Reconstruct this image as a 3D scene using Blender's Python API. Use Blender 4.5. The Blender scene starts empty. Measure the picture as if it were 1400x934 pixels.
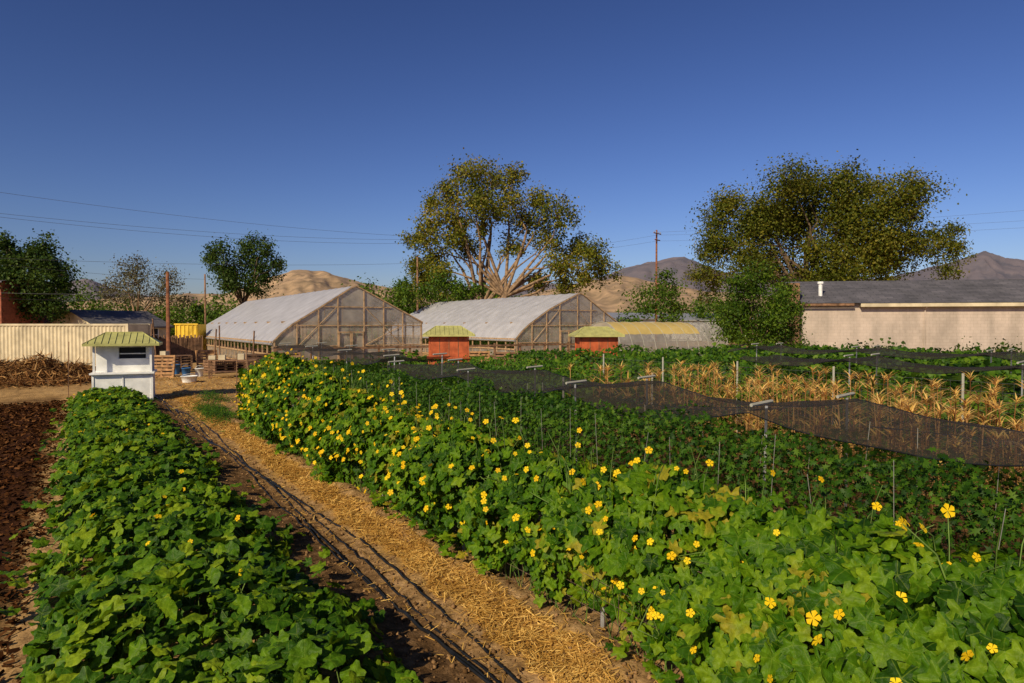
import bpy, math, numpy as np
from mathutils import Vector
rng=np.random.default_rng(11)
D=bpy.data; C=bpy.context
scene=C.scene
CAM_H=2.5; YAW=math.radians(32.3); FPX=933.3; HY=445
Fv=np.array([math.sin(YAW),math.cos(YAW)]); Rv=np.array([math.cos(YAW),-math.sin(YAW)])
def cf(u,d):
    p=d*Fv+u*Rv; return float(p[0]),float(p[1])
def pos(p,d): return cf((p-700)/FPX*d,d)
def zz(py,d): return CAM_H+(HY-py)/FPX*d

# ---------------------------------------------------------------- noise
def _h(ix,iy,s):
    v=np.sin(ix*127.1+iy*311.7+s*74.7)*43758.5453
    return v-np.floor(v)
def vn(x,y,s=0):
    x=np.asarray(x,float);y=np.asarray(y,float)
    ix=np.floor(x);iy=np.floor(y);fx=x-ix;fy=y-iy
    fx=fx*fx*(3-2*fx);fy=fy*fy*(3-2*fy)
    a=_h(ix,iy,s);b=_h(ix+1,iy,s);c=_h(ix,iy+1,s);d=_h(ix+1,iy+1,s)
    return (a*(1-fx)+b*fx)*(1-fy)+(c*(1-fx)+d*fx)*fy
def fbm(x,y,s=0,o=4):
    r=0;a=.5
    for i in range(o):
        r=r+a*vn(np.asarray(x)*2**i,np.asarray(y)*2**i,s+i*3);a*=.5
    return r/(1-.5**o)

# ---------------------------------------------------------------- materials
def newmat(n):
    m=D.materials.new(n);m.use_nodes=True;nt=m.node_tree;nt.nodes.clear()
    return m,nt,nt.nodes,nt.links
def nd(ns,t,**k):
    n=ns.new(t)
    for a,b in k.items(): setattr(n,a,b)
    return n
def ramp(ns,stops):
    r=ns.new('ShaderNodeValToRGB');e=r.color_ramp.elements
    while len(e)<len(stops): e.new(.5)
    for i,(p,c) in enumerate(stops):
        e[i].position=p;e[i].color=(*c,1)
    return r
def plain(name,c,rough=.7,var=.18,scale=6,metal=0,bump=.0,c2=None,detail=6):
    m,nt,ns,ln=newmat(name)
    o=ns.new('ShaderNodeOutputMaterial');b=ns.new('ShaderNodeBsdfPrincipled')
    g=ns.new('ShaderNodeNewGeometry');n=ns.new('ShaderNodeTexNoise');n.inputs['Scale'].default_value=scale;n.inputs['Detail'].default_value=detail
    ln.new(g.outputs['Position'],n.inputs['Vector'])
    c2=c2 or tuple(x*(1-var*1.6) for x in c)
    r=ramp(ns,[(.32,c2),(.62,tuple(min(1,x*(1+var)) for x in c))])
    ln.new(n.outputs['Fac'],r.inputs['Fac']);ln.new(r.outputs['Color'],b.inputs['Base Color'])
    b.inputs['Roughness'].default_value=rough;b.inputs['Metallic'].default_value=metal
    b.inputs['Specular IOR Level'].default_value=.3
    if bump:
        n2=ns.new('ShaderNodeTexNoise');n2.inputs['Scale'].default_value=scale*5
        ln.new(g.outputs['Position'],n2.inputs['Vector'])
        bp=ns.new('ShaderNodeBump');bp.inputs['Strength'].default_value=bump;bp.inputs['Distance'].default_value=.02
        ln.new(n2.outputs['Fac'],bp.inputs['Height']);ln.new(bp.outputs['Normal'],b.inputs['Normal'])
    ln.new(b.outputs[0],o.inputs[0]);return m
def leafmat(name,stops,trans=.3,lobes=0,rough=.5,clump=1.2,spec=.15,veincol=(.22,.31,.03)):
    m,nt,ns,ln=newmat(name)
    o=ns.new('ShaderNodeOutputMaterial');b=ns.new('ShaderNodeBsdfPrincipled');t=ns.new('ShaderNodeBsdfTranslucent');mx=ns.new('ShaderNodeMixShader')
    g=ns.new('ShaderNodeNewGeometry')
    n=ns.new('ShaderNodeTexNoise');n.inputs['Scale'].default_value=clump;n.inputs['Detail'].default_value=3
    ln.new(g.outputs['Position'],n.inputs['Vector'])
    a=nd(ns,'ShaderNodeMath',operation='MULTIPLY_ADD');a.inputs[1].default_value=1.1;a.inputs[2].default_value=-.55
    ln.new(n.outputs['Fac'],a.inputs[0])
    a2=nd(ns,'ShaderNodeMath',operation='ADD');ln.new(a.outputs[0],a2.inputs[0]);ln.new(g.outputs['Random Per Island'],a2.inputs[1])
    r=ramp(ns,stops);ln.new(a2.outputs[0],r.inputs['Fac']);col=r.outputs['Color']
    if lobes:
        uv=ns.new('ShaderNodeTexCoord');sp=ns.new('ShaderNodeSeparateXYZ');ln.new(uv.outputs['UV'],sp.inputs[0])
        at=nd(ns,'ShaderNodeMath',operation='ARCTAN2');ln.new(sp.outputs[0],at.inputs[0]);ln.new(sp.outputs[1],at.inputs[1])
        ml=nd(ns,'ShaderNodeMath',operation='MULTIPLY');ml.inputs[1].default_value=lobes/2;ln.new(at.outputs[0],ml.inputs[0])
        si=nd(ns,'ShaderNodeMath',operation='SINE');ln.new(ml.outputs[0],si.inputs[0])
        ab=nd(ns,'ShaderNodeMath',operation='ABSOLUTE');ln.new(si.outputs[0],ab.inputs[0])
        vl=nd(ns,'ShaderNodeVectorMath',operation='LENGTH');ln.new(uv.outputs['UV'],vl.inputs[0])
        mm=nd(ns,'ShaderNodeMath',operation='MULTIPLY');ln.new(ab.outputs[0],mm.inputs[0]);ln.new(vl.outputs['Value'],mm.inputs[1])
        mr=ns.new('ShaderNodeMapRange');mr.inputs['From Min'].default_value=.015;mr.inputs['From Max'].default_value=.07;mr.inputs['To Min'].default_value=.4;mr.inputs['To Max'].default_value=0
        ln.new(mm.outputs[0],mr.inputs['Value'])
        mc=nd(ns,'ShaderNodeMix',data_type='RGBA');ln.new(mr.outputs[0],mc.inputs[0]);ln.new(col,mc.inputs[6]);mc.inputs[7].default_value=(*veincol,1)
        n3=ns.new('ShaderNodeTexNoise');n3.inputs['Scale'].default_value=26;n3.inputs['Detail'].default_value=3;ln.new(g.outputs['Position'],n3.inputs['Vector'])
        r3=ramp(ns,[(.35,(.64,.68,.66)),(.65,(1.15,1.1,1.0))]);ln.new(n3.outputs['Fac'],r3.inputs[0])
        m3=nd(ns,'ShaderNodeMix',data_type='RGBA',blend_type='MULTIPLY');m3.inputs[0].default_value=1;ln.new(mc.outputs[2],m3.inputs[6]);ln.new(r3.outputs[0],m3.inputs[7]);col=m3.outputs[2]
        bp=ns.new('ShaderNodeBump');bp.inputs['Strength'].default_value=.6;bp.inputs['Distance'].default_value=.025;ln.new(n3.outputs['Fac'],bp.inputs['Height']);ln.new(bp.outputs[0],b.inputs['Normal'])
    ln.new(col,b.inputs['Base Color']);b.inputs['Roughness'].default_value=rough
    b.inputs['Specular IOR Level'].default_value=spec
    hs=ns.new('ShaderNodeHueSaturation');hs.inputs['Value'].default_value=1.8;hs.inputs['Hue'].default_value=.475;ln.new(col,hs.inputs['Color'])
    ln.new(hs.outputs[0],t.inputs['Color']);mx.inputs[0].default_value=trans
    ln.new(b.outputs[0],mx.inputs[1]);ln.new(t.outputs[0],mx.inputs[2]);ln.new(mx.outputs[0],o.inputs[0]);return m
def film(name,c,tr,tl,rough=.6):
    m,nt,ns,ln=newmat(name)
    o=ns.new('ShaderNodeOutputMaterial');b=ns.new('ShaderNodeBsdfPrincipled');b.inputs['Roughness'].default_value=rough
    g=ns.new('ShaderNodeNewGeometry');n=ns.new('ShaderNodeTexNoise');n.inputs['Scale'].default_value=1.3;n.inputs['Detail'].default_value=5
    ln.new(g.outputs['Position'],n.inputs['Vector'])
    r=ramp(ns,[(.3,tuple(x*.82 for x in c)),(.7,c)]);ln.new(n.outputs['Fac'],r.inputs[0]);ln.new(r.outputs[0],b.inputs['Base Color'])
    t=ns.new('ShaderNodeBsdfTranslucent');ln.new(r.outputs[0],t.inputs[0])
    m1=ns.new('ShaderNodeMixShader');m1.inputs[0].default_value=tl;ln.new(b.outputs[0],m1.inputs[1]);ln.new(t.outputs[0],m1.inputs[2])
    x=ns.new('ShaderNodeBsdfTransparent');m2=ns.new('ShaderNodeMixShader')
    mr=ns.new('ShaderNodeMapRange');mr.inputs['From Min'].default_value=.3;mr.inputs['From Max'].default_value=.7
    mr.inputs['To Min'].default_value=min(1,tr*1.3);mr.inputs['To Max'].default_value=tr*.75
    ln.new(n.outputs['Fac'],mr.inputs[0]);ln.new(mr.outputs[0],m2.inputs[0])
    ln.new(m1.outputs[0],m2.inputs[1]);ln.new(x.outputs[0],m2.inputs[2]);ln.new(m2.outputs[0],o.inputs[0]);return m

M={}
M['squash']=leafmat('squash_leaf',[(0,(.018,.058,.003)),(.35,(.044,.120,.004)),(.7,(.10,.20,.006)),(1,(.21,.30,.012))],.28,5)
M['loofah']=leafmat('loofah_leaf',[(0,(.016,.055,.003)),(.3,(.042,.122,.003)),(.7,(.10,.205,.005)),(.95,(.18,.28,.01)),(1,(.30,.27,.02))],.32,5)
M['tomato']=leafmat('tomato_leaf',[(0,(.013,.042,.004)),(.5,(.032,.09,.005)),(1,(.085,.16,.010))],.3)
M['field']=leafmat('field_leaf',[(0,(.025,.065,.005)),(.5,(.055,.13,.007)),(1,(.12,.20,.012))],.3)
M['cornleaf']=leafmat('corn_blade',[(0,(.07,.12,.012)),(.3,(.17,.19,.025)),(.55,(.48,.32,.08)),(1,(.66,.46,.14))],.35)
M['tassel']=leafmat('corn_tassel_dry',[(0,(.46,.29,.06)),(.5,(.66,.44,.12)),(1,(.80,.58,.20))],.35)
M['petal']=leafmat('flower_petal',[(0,(.82,.50,.006)),(1,(.94,.68,.015))],.3,0,.6)
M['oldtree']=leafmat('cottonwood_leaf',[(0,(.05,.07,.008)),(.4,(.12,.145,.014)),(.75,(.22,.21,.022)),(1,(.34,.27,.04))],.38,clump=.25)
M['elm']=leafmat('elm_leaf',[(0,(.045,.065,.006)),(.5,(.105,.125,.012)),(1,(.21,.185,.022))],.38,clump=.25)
M['green']=leafmat('green_tree_leaf',[(0,(.026,.06,.006)),(.5,(.06,.12,.009)),(1,(.12,.18,.014))],.32,clump=.4)
M['dark']=leafmat('dark_tree_leaf',[(0,(.016,.04,.006)),(.5,(.036,.072,.010)),(1,(.075,.115,.016))],.28,clump=.4)
M['grey']=leafmat('sparse_tree_leaf',[(0,(.06,.06,.03)),(1,(.16,.15,.07))],.2,clump=.4)
M['straw']=leafmat('straw_piece',[(0,(.30,.15,.03)),(.5,(.54,.31,.07)),(1,(.76,.50,.15))],.1,spec=.05)
M['chip']=leafmat('mulch_chip',[(0,(.022,.009,.004)),(.6,(.065,.025,.009)),(1,(.17,.075,.028))],0,spec=0,rough=.9)
M['twig']=leafmat('dry_twig',[(0,(.10,.045,.016)),(.6,(.25,.12,.045)),(1,(.42,.25,.10))],0,spec=0)
M['clod']=leafmat('soil_clod',[(0,(.09,.048,.02)),(1,(.29,.17,.08))],0,spec=0,rough=.9)
M['bark']=plain('bark',(.24,.155,.09),.9,.35,3,bump=.5)
M['barkd']=plain('bark_dark',(.11,.075,.045),.9,.4,3,bump=.5)
M['stem']=plain('green_stem',(.11,.18,.03),.6,.3,5)
M['white']=plain('white_paint',(.76,.76,.74),.5,.10,3)
M['cream']=plain('cream_paint',(.55,.47,.32),.6,.14,1.5)
M['roofgreen']=plain('green_metal_roof',(.40,.39,.14),.45,.12,4)
M['red']=plain('red_paint',(.38,.085,.028),.6,.25,3)
M['dark_int']=plain('dark_interior',(.015,.015,.017),.6,.2,3)
M['wood']=plain('wood_frame',(.36,.19,.08),.75,.3,5)
M['gwood']=plain('gable_timber',(.38,.25,.14),.8,.25,5)
M['woodd']=plain('weathered_wood',(.20,.11,.06),.8,.35,4)
M['pole']=plain('treated_pole',(.20,.075,.035),.8,.3,4)
M['steel']=plain('galvanised_steel',(.42,.42,.42),.45,.15,8,.5)
M['rust']=plain('rusty_wire',(.16,.11,.08),.7,.3,8)
M['hose']=plain('black_drip_hose',(.012,.013,.016),.35,.3,8)
M['wire']=plain('grey_wire',(.08,.08,.085),.6,.1,3)
M['string']=plain('trellis_string',(.34,.33,.28),.8,.1,3)
M['yellow']=plain('yellow_paint',(.65,.42,.03),.6,.15,2)
M['blue']=plain('blue_plastic',(.04,.14,.35),.5,.1,2)
M['film']=film('greenhouse_film',(.70,.70,.75),.12,.28,.35)
M['gfilm']=film('gable_film',(.70,.63,.54),.52,.4,.3)
M['tfilm']=film('tunnel_film',(.60,.57,.53),.38,.35,.35)
M['ylwfilm']=film('yellowed_film',(.84,.64,.22),.06,.3,.5)
M['net']=film('shade_cloth',(.032,.024,.017),.28,.2,.9)
M['brick']=plain('red_brick',(.28,.09,.05),.9,.2,5)
def tiled(name,c1,c2,mo,bw,rh,ms,swap,lo):
    m,nt,ns,ln=newmat(name)
    o=ns.new('ShaderNodeOutputMaterial');b=ns.new('ShaderNodeBsdfPrincipled');b.inputs['Roughness'].default_value=.88
    tc=ns.new('ShaderNodeTexCoord');mp=ns.new('ShaderNodeMapping')
    if swap: mp.inputs['Rotation'].default_value=(math.radians(90),0,0)
    ln.new(tc.outputs['Object'],mp.inputs[0])
    br=ns.new('ShaderNodeTexBrick');br.inputs['Scale'].default_value=1;br.inputs['Brick Width'].default_value=bw;br.inputs['Row Height'].default_value=rh;br.inputs['Mortar Size'].default_value=ms
    br.inputs['Color1'].default_value=(*c1,1);br.inputs['Color2'].default_value=(*c2,1);br.inputs['Mortar'].default_value=(*mo,1)
    ln.new(mp.outputs[0],br.inputs['Vector'])
    n=ns.new('ShaderNodeTexNoise');n.inputs['Scale'].default_value=.6;n.inputs['Detail'].default_value=9;n.inputs['Roughness'].default_value=.62
    mp2=ns.new('ShaderNodeMapping');mp2.inputs['Scale'].default_value=(1.4,1,.45);ln.new(tc.outputs['Object'],mp2.inputs[0]);ln.new(mp2.outputs[0],n.inputs[0])
    r=ramp(ns,[(.32,(lo,lo,lo*.97)),(.62,(1.05,1.02,1.0))]);ln.new(n.outputs['Fac'],r.inputs[0])
    mx=nd(ns,'ShaderNodeMix',data_type='RGBA',blend_type='MULTIPLY');mx.inputs[0].default_value=1;ln.new(br.outputs[0],mx.inputs[6]);ln.new(r.outputs[0],mx.inputs[7])
    ln.new(mx.outputs[2],b.inputs['Base Color']);ln.new(b.outputs[0],o.inputs[0]);return m
M['block']=tiled('painted_block',(.50,.42,.36),(.46,.385,.33),(.38,.31,.26),.4,.2,.008,True,.64)
M['shingle']=tiled('grey_shingle',(.135,.13,.15),(.085,.083,.10),(.05,.05,.06),.9,.28,.02,False,.6)

# ---------------------------------------------------------------- mesh helpers
def link(o): scene.collection.objects.link(o);return o
def mesh_np(name,V,T,mat,uv=None,smooth=False):
    me=D.meshes.new(name);V=np.asarray(V,np.float32);T=np.asarray(T,np.int32)
    me.vertices.add(len(V));me.vertices.foreach_set('co',V.ravel())
    k=T.shape[1];n=len(T)
    me.loops.add(n*k);me.loops.foreach_set('vertex_index',T.ravel())
    me.polygons.add(n);me.polygons.foreach_set('loop_start',np.arange(0,n*k,k,dtype=np.int32));me.polygons.foreach_set('loop_total',np.full(n,k,np.int32))
    me.update(calc_edges=True)
    if uv is not None:
        l=me.uv_layers.new(name='UVMap');l.data.foreach_set('uv',np.asarray(uv,np.float32)[T.ravel()].ravel())
    if smooth: me.polygons.foreach_set('use_smooth',np.ones(n,bool))
    me.materials.append(mat);return link(D.objects.new(name,me))
class Geo:
    def __init__(s): s.v=[];s.f=[]
    def quad(s,*p):
        b=len(s.v);s.v+=[tuple(q) for q in p];s.f.append(tuple(range(b,b+len(p))))
    def box(s,c,size,rot=0,tilt=0):
        b=len(s.v);cx,cy,cz=c;a,e=math.cos(rot),math.sin(rot);ta,tb=math.cos(tilt),math.sin(tilt)
        for i in range(8):
            x=(i&1 and .5 or -.5)*size[0];y=((i>>1)&1 and .5 or -.5)*size[1];z=((i>>2)&1 and .5 or -.5)*size[2]
            x,z=x*ta-z*tb,x*tb+z*ta
            s.v.append((cx+x*a-y*e,cy+x*e+y*a,cz+z))
        for f in [(0,2,3,1),(4,5,7,6),(0,1,5,4),(2,6,7,3),(0,4,6,2),(1,3,7,5)]: s.f.append(tuple(b+i for i in f))
    def tube(s,pts,r,n=6,cap=False):
        P=[Vector(p) for p in pts];m=len(P);b=len(s.v)
        rr=r if hasattr(r,'__len__') else [r]*m
        for i,p in enumerate(P):
            t=(P[min(i+1,m-1)]-P[max(i-1,0)])
            if t.length<1e-9:t=Vector((0,0,1))
            t.normalize();u=t.cross(Vector((0,0,1)) if abs(t.z)<.9 else Vector((1,0,0))).normalized();w=t.cross(u)
            for k in range(n):
                a=2*math.pi*k/n;q=p+(u*math.cos(a)+w*math.sin(a))*rr[i];s.v.append(tuple(q))
        for i in range(m-1):
            for k in range(n):
                k2=(k+1)%n;s.f.append((b+i*n+k,b+i*n+k2,b+(i+1)*n+k2,b+(i+1)*n+k))
        if cap: s.f.append(tuple(b+k for k in range(n)));s.f.append(tuple(b+(m-1)*n+k for k in range(n)))
    def obj(s,name,mat,smooth=False,bevel=0):
        me=D.meshes.new(name);me.from_pydata(s.v,[],s.f);me.update();me.materials.append(mat)
        if smooth: me.polygons.foreach_set('use_smooth',np.ones(len(s.f),bool))
        o=link(D.objects.new(name,me))
        if bevel:
            mo=o.modifiers.new('bevel','BEVEL');mo.width=bevel;mo.segments=2
        return o
def group(name,parts,loc=(0,0,0),rot=0):
    e=D.objects.new(name,None);link(e);e.location=loc;e.rotation_euler=(0,0,rot)
    for p in parts:p.parent=e
    return e

def lobed(n=18,lobes=5,depth=.35,cup=.2,ring=True,seed=0,point=1.0):
    r_=np.random.default_rng(seed)
    th=np.linspace(-math.pi,math.pi,n,endpoint=False)+math.pi/n
    r=1-depth*(.5-.5*np.cos(lobes*th))**point
    r*=.86+.14*np.cos(th);r*=1+r_.uniform(-.09,.09,n)
    r[np.abs(th)>2.85]*=.45
    x=r*np.sin(th);y=r*np.cos(th);wav=.11*np.cos(lobes*th)+r_.uniform(-.10,.10,n)
    fold=.18*np.abs(x)*r_.uniform(.3,1.8)
    V=[[0,0,0]];T=[]
    if ring:
        for i in range(n): V.append([x[i]*.55,y[i]*.55,-cup*.25*r[i]**2+.07+wav[i]*.3+fold[i]*.5])
        for i in range(n): V.append([x[i],y[i],-cup*r[i]**2+.05+wav[i]+fold[i]])
        for i in range(n):
            j=(i+1)%n;T+=[[0,1+j,1+i],[1+i,1+j,1+n+j],[1+i,1+n+j,1+n+i]]
    else:
        for i in range(n): V.append([x[i],y[i],-cup*r[i]**2+wav[i]])
        for i in range(n): T.append([0,1+(i+1)%n,1+i])
    return np.array(V),np.array(T)
def blade(nseg=4,w=.05,curl=.5):
    V=[];T=[]
    for i in range(nseg+1):
        t=i/nseg;ww=w*(1-t)**.7*(1 if t>0 else .7);V+=[[-ww,t,-curl*t*t],[ww,t,-curl*t*t]]
    for i in range(nseg):
        a=2*i;T+=[[a,a+1,a+3],[a,a+3,a+2]]
    return np.array(V),np.array(T)
LQ=(np.array([[0,-.5,0],[.33,.05,.08],[0,.6,-.05],[-.33,.05,.08]]),np.array([[0,1,2],[0,2,3]]))
LQ2=(np.array([[0,-.5,0],[.45,-.1,.1],[.25,.4,0],[-.3,.5,.06],[-.4,-.05,.1]]),np.array([[0,1,2],[0,2,3],[0,3,4]]))
def norm(a): return a/np.maximum(np.linalg.norm(a,axis=1,keepdims=True),1e-9)
def scatter(name,temps,P,N,T,S,mat,smooth=False,uv=False):
    P=np.asarray(P,float);N=norm(np.asarray(N,float));T=np.asarray(T,float)
    T=T-N*np.sum(T*N,axis=1,keepdims=True);T=norm(T+1e-6);B=np.cross(T,N)
    S=np.asarray(S,float);which=rng.integers(0,len(temps),len(P))
    Vs=[];Ts=[];U=[];off=0
    for k,(tv,tt) in enumerate(temps):
        idx=np.where(which==k)[0]
        if len(idx)==0: continue
        s=S[idx][:,None,None]
        v=P[idx][:,None,:]+s*(tv[None,:,0:1]*B[idx][:,None,:]+tv[None,:,1:2]*T[idx][:,None,:]+tv[None,:,2:3]*N[idx][:,None,:])
        Vs.append(v.reshape(-1,3));m=len(tv)
        Ts.append((tt[None]+(np.arange(len(idx))*m)[:,None,None]+off).reshape(-1,3));off+=len(idx)*m
        if uv: U.append(np.tile(tv[:,:2],(len(idx),1)))
    return mesh_np(name,np.concatenate(Vs),np.concatenate(Ts),mat,np.concatenate(U) if uv else None,smooth)
def rnd(n,s=1): return rng.normal(0,s,(n,3))

# ---------------------------------------------------------------- ground
def axis(lo,hi,step,far):
    a=list(np.arange(lo,hi+1e-6,step));s=step;x=hi
    while x<far: s*=1.35;x+=s;a.append(x)
    s=step;x=lo;pre=[]
    while x>-far: s*=1.35;x-=s;pre.append(x)
    return np.array(pre[::-1]+a)
xs=axis(-4,5,.05,16000);ys=axis(1,30,.07,16000)
X,Y=np.meshgrid(xs,ys)
near=np.clip(1-(np.abs(X-.5)-5)/8,0,1)*np.clip(1-(np.abs(Y-15)-17)/12,0,1)
edge_n=(fbm(Y*.9,X*0+3,5)-.5)
def sm(a,b,x): 
    t=np.clip((x-a)/(b-a),0,1);return t*t*(3-2*t)
Xe=X+edge_n*.35
mul=(1-sm(-.75,-.45,Xe))*(1-sm(26,29,Y+edge_n*4))
straw=sm(2.68,2.85,Xe+(fbm(X*5,Y*5,9)-.5)*.3)*(1-sm(3.12,3.3,X+(fbm(X*3,Y*3,19)-.5)*.3))*(1-sm(26,31,Y))
soil=sm(-.6,-.4,Xe)*(1-sm(11.8,13,X))*(1-sm(25,29,Y+edge_n*4))*(1-straw)
dark_soil=np.exp(-((Xe-2.15)/.42)**4)*soil  # darker soil band along the right edge of the squash bed
Z=near*(.07*(fbm(X*1.4,Y*1.4,1)-.5)+.05*(fbm(X*6,Y*6,2,3)-.5)*(1+0.6*soil))
Z+=near*(.10*np.exp(-((X-.7)/1.1)**4)*soil-.05*np.exp(-((X-2.4)/.3)**2)+.05*np.exp(-((X-3.35)/.15)**2))
V=np.stack([X,Y,Z],-1).reshape(-1,3);ny,nx=X.shape
I=np.arange(ny*nx).reshape(ny,nx)
Q=np.stack([I[:-1,:-1],I[:-1,1:],I[1:,1:],I[1:,:-1]],-1).reshape(-1,4)
m,nt,ns,ln=newmat('ground_earth')
o=ns.new('ShaderNodeOutputMaterial');b=ns.new('ShaderNodeBsdfPrincipled');b.inputs['Roughness'].default_value=.95;b.inputs['Specular IOR Level'].default_value=.05
g=ns.new('ShaderNodeNewGeometry')
def ntex(s,d=8):
    n=ns.new('ShaderNodeTexNoise');n.inputs['Scale'].default_value=s;n.inputs['Detail'].default_value=d;n.inputs['Roughness'].default_value=.65;ln.new(g.outputs['Position'],n.inputs['Vector']);return n
nA=ntex(.35);nB=ntex(9);nC=ntex(38,4)
base=ramp(ns,[(.3,(.24,.14,.055)),(.5,(.44,.27,.11)),(.7,(.56,.37,.17))]);ln.new(nA.outputs[0],base.inputs[0])
c_m=ramp(ns,[(.35,(.026,.010,.004)),(.6,(.07,.027,.011)),(.75,(.14,.06,.026))]);ln.new(nC.outputs[0],c_m.inputs[0])
c_st=ramp(ns,[(.3,(.24,.12,.028)),(.5,(.46,.26,.06)),(.7,(.62,.39,.12))]);ln.new(nC.outputs[0],c_st.inputs[0])
c_so=ramp(ns,[(.3,(.18,.10,.042)),(.5,(.33,.20,.085)),(.72,(.48,.31,.15))]);ln.new(nB.outputs[0],c_so.inputs[0])
c_dk=ramp(ns,[(.3,(.06,.032,.014)),(.5,(.14,.078,.034)),(.72,(.24,.14,.065))]);ln.new(nB.outputs[0],c_dk.inputs[0])
col=base.outputs[0]
for at,cc in (('mulch',c_m),('soil',c_so),('dark_soil',c_dk),('straw',c_st)):
    a=ns.new('ShaderNodeAttribute');a.attribute_name=at
    mx=nd(ns,'ShaderNodeMix',data_type='RGBA');ln.new(a.outputs['Fac'],mx.inputs[0]);ln.new(col,mx.inputs[6]);ln.new(cc.outputs[0],mx.inputs[7]);col=mx.outputs[2]
mv=nd(ns,'ShaderNodeMix',data_type='RGBA',blend_type='MULTIPLY');mv.inputs[0].default_value=.6
rv=ramp(ns,[(.3,(.55,.55,.55)),(.65,(1.15,1.15,1.15))]);ln.new(nB.outputs[0],rv.inputs[0]);ln.new(col,mv.inputs[6]);ln.new(rv.outputs[0],mv.inputs[7])
ln.new(mv.outputs[2],b.inputs['Base Color'])
bp=ns.new('ShaderNodeBump');bp.inputs['Strength'].default_value=.6;bp.inputs['Distance'].default_value=.03;ln.new(nC.outputs[0],bp.inputs['Height']);ln.new(bp.outputs[0],b.inputs['Normal'])
ln.new(b.outputs[0],o.inputs[0])
gr=mesh_np('ground',V,Q,m,smooth=True)
for n_,a_ in (('mulch',mul),('soil',soil),('straw',straw),('dark_soil',dark_soil)):
    at=gr.data.attributes.new(n_,'FLOAT','POINT');at.data.foreach_set('value',a_.ravel().astype(np.float32))
def gz(x,y):
    i=np.clip(np.searchsorted(xs,x),0,len(xs)-1);j=np.clip(np.searchsorted(ys,y),0,len(ys)-1);return Z[j,i]

def litter(name,n,xr,yr,L,mat,w=.035,pw=1.6,tilt=.25,zo=.012):
    x=rng.uniform(*xr,n);y=yr[0]+(yr[1]-yr[0])*rng.uniform(0,1,n)**pw
    x+= (fbm(y*.9,y*0+3,5)-.5)*-.3+(fbm(x*2.5,y*2.5,66)-.5)*.35
    P=np.stack([x,y,gz(x,y)+zo+rng.uniform(0,.015,n)],1)
    N=np.array([0,0,1])+rnd(n,tilt);T=rnd(n);T[:,2]*=.15
    return scatter(name,[(np.array([[-w,-.5,0],[w,-.5,0],[w,.5,.02],[-w,.5,.02]]),np.array([[0,1,2],[0,2,3]]))],P,N,T,rng.uniform(*L,n)*(1+y/25),mat)
a1=litter('straw_bits',21000,(2.78,3.2),(2.2,27),(.035,.11),M['straw'])
a1b=litter('straw_bits_stray',4200,(2.3,3.6),(2.2,27),(.03,.09),M['straw'])
a1c=litter('straw_bits_yard',3500,(2.2,7),(18,36),(.06,.14),M['straw'],pw=1)
group('straw_mulch',[a1,a1b,a1c])
litter('bark_mulch',22000,(-3.6,-.4),(3.0,27),(.02,.06),M['chip'],w=.22,tilt=.5)
def clods(name,n,xr,yr,S,mat):
    ico=np.array([[0,0,1],[.9,0,.1],[.2,.85,0],[-.75,.5,.05],[-.7,-.55,0],[.25,-.9,.1],[0,0,-.8]])
    it=np.array([[0,1,2],[0,2,3],[0,3,4],[0,4,5],[0,5,1],[6,2,1],[6,3,2],[6,4,3],[6,5,4],[6,1,5]])
    x=rng.uniform(*xr,n);y=yr[0]+(yr[1]-yr[0])*rng.uniform(0,1,n)**1.6
    P=np.stack([x,y,gz(x,y)+.003],1)
    return scatter(name,[(ico,it)],P,np.array([0,0,1])+rnd(n,.3),rnd(n),S[0]+(S[1]-S[0])*rng.uniform(0,1,n)**4,mat)
clods('soil_clods',9000,(1.7,3.6),(2.2,25),(.006,.03),M['clod'])

# ---------------------------------------------------------------- drip lines
for k,(x0,sw) in enumerate([(2.38,.05),(2.45,.08),(2.52,.05),(2.61,.09)]):
    G=Geo();yy=np.arange(1,27.5,.15)
    xx=x0+sw*np.sin(yy*.55+k*1.3)+.07*(fbm(yy*.8,yy*0+k,20+k)-.5)-.018*np.clip(yy-14,0,99)
    G.tube([(float(a),float(b_),float(gz(a,b_))+.018+.012*math.sin(b_*1.7+k)) for a,b_ in zip(xx,yy)],.012 if k%2 else .010,6)
    G.obj('drip_hose',M['hose'],True)

# ---------------------------------------------------------------- squash bed
SQ=[lobed(24,5,.20,.25,True,s,1.0) for s in range(6)]
n=7600
y=2.0+25.3*rng.uniform(0,1,n)**1.2;u=rng.uniform(-1,1,n)
half=1.02+.30*(fbm(y*.8,y*0+7,31)-.5)*2*.6+.18*(vn(y*2.2,u*0+np.sign(u)*5,8)-.5)*2
half*=np.clip((28.2-y)/3,.45,1)
x=.74+u*half
prof=np.clip(1-np.abs(u)**3.2,0,1)
top=.10+.30*prof+.46*(fbm(x*1.6,y*1.6,12)-.5)
layer=rng.uniform(0,1,n)**1.8
z=top-layer*.28
N=np.stack([u**3*.8-.25,-.25+0*u,np.ones(n)],1)+rnd(n,.46)
T=np.stack([u*.5,-.3+0*u,0*u],1)+rnd(n,.8)
S=.055+.085*rng.beta(1.5,1.8,n)
z=np.maximum(z,.06+gz(x,y))
leaves=scatter('leaves',SQ,np.stack([x,y,z],1),N,T,S,M['squash'],True,True)
n2=300;y2=3+23*rng.uniform(0,1,n2)**1.3;side=rng.choice([-1,1],n2,p=[.6,.4]);x2=.74+side*(1.02+rng.uniform(0,.42,n2)*(vn(y2*1.2,side*3,4)>.5))
z2=gz(x2,y2)+rng.uniform(.06,.2,n2)
run=scatter('runner_leaves',SQ,np.stack([x2,y2,z2],1),np.array([0,-.1,1])+rnd(n2,.4),rnd(n2),rng.uniform(.05,.11,n2),M['squash'],True,True)
G=Geo()
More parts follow.
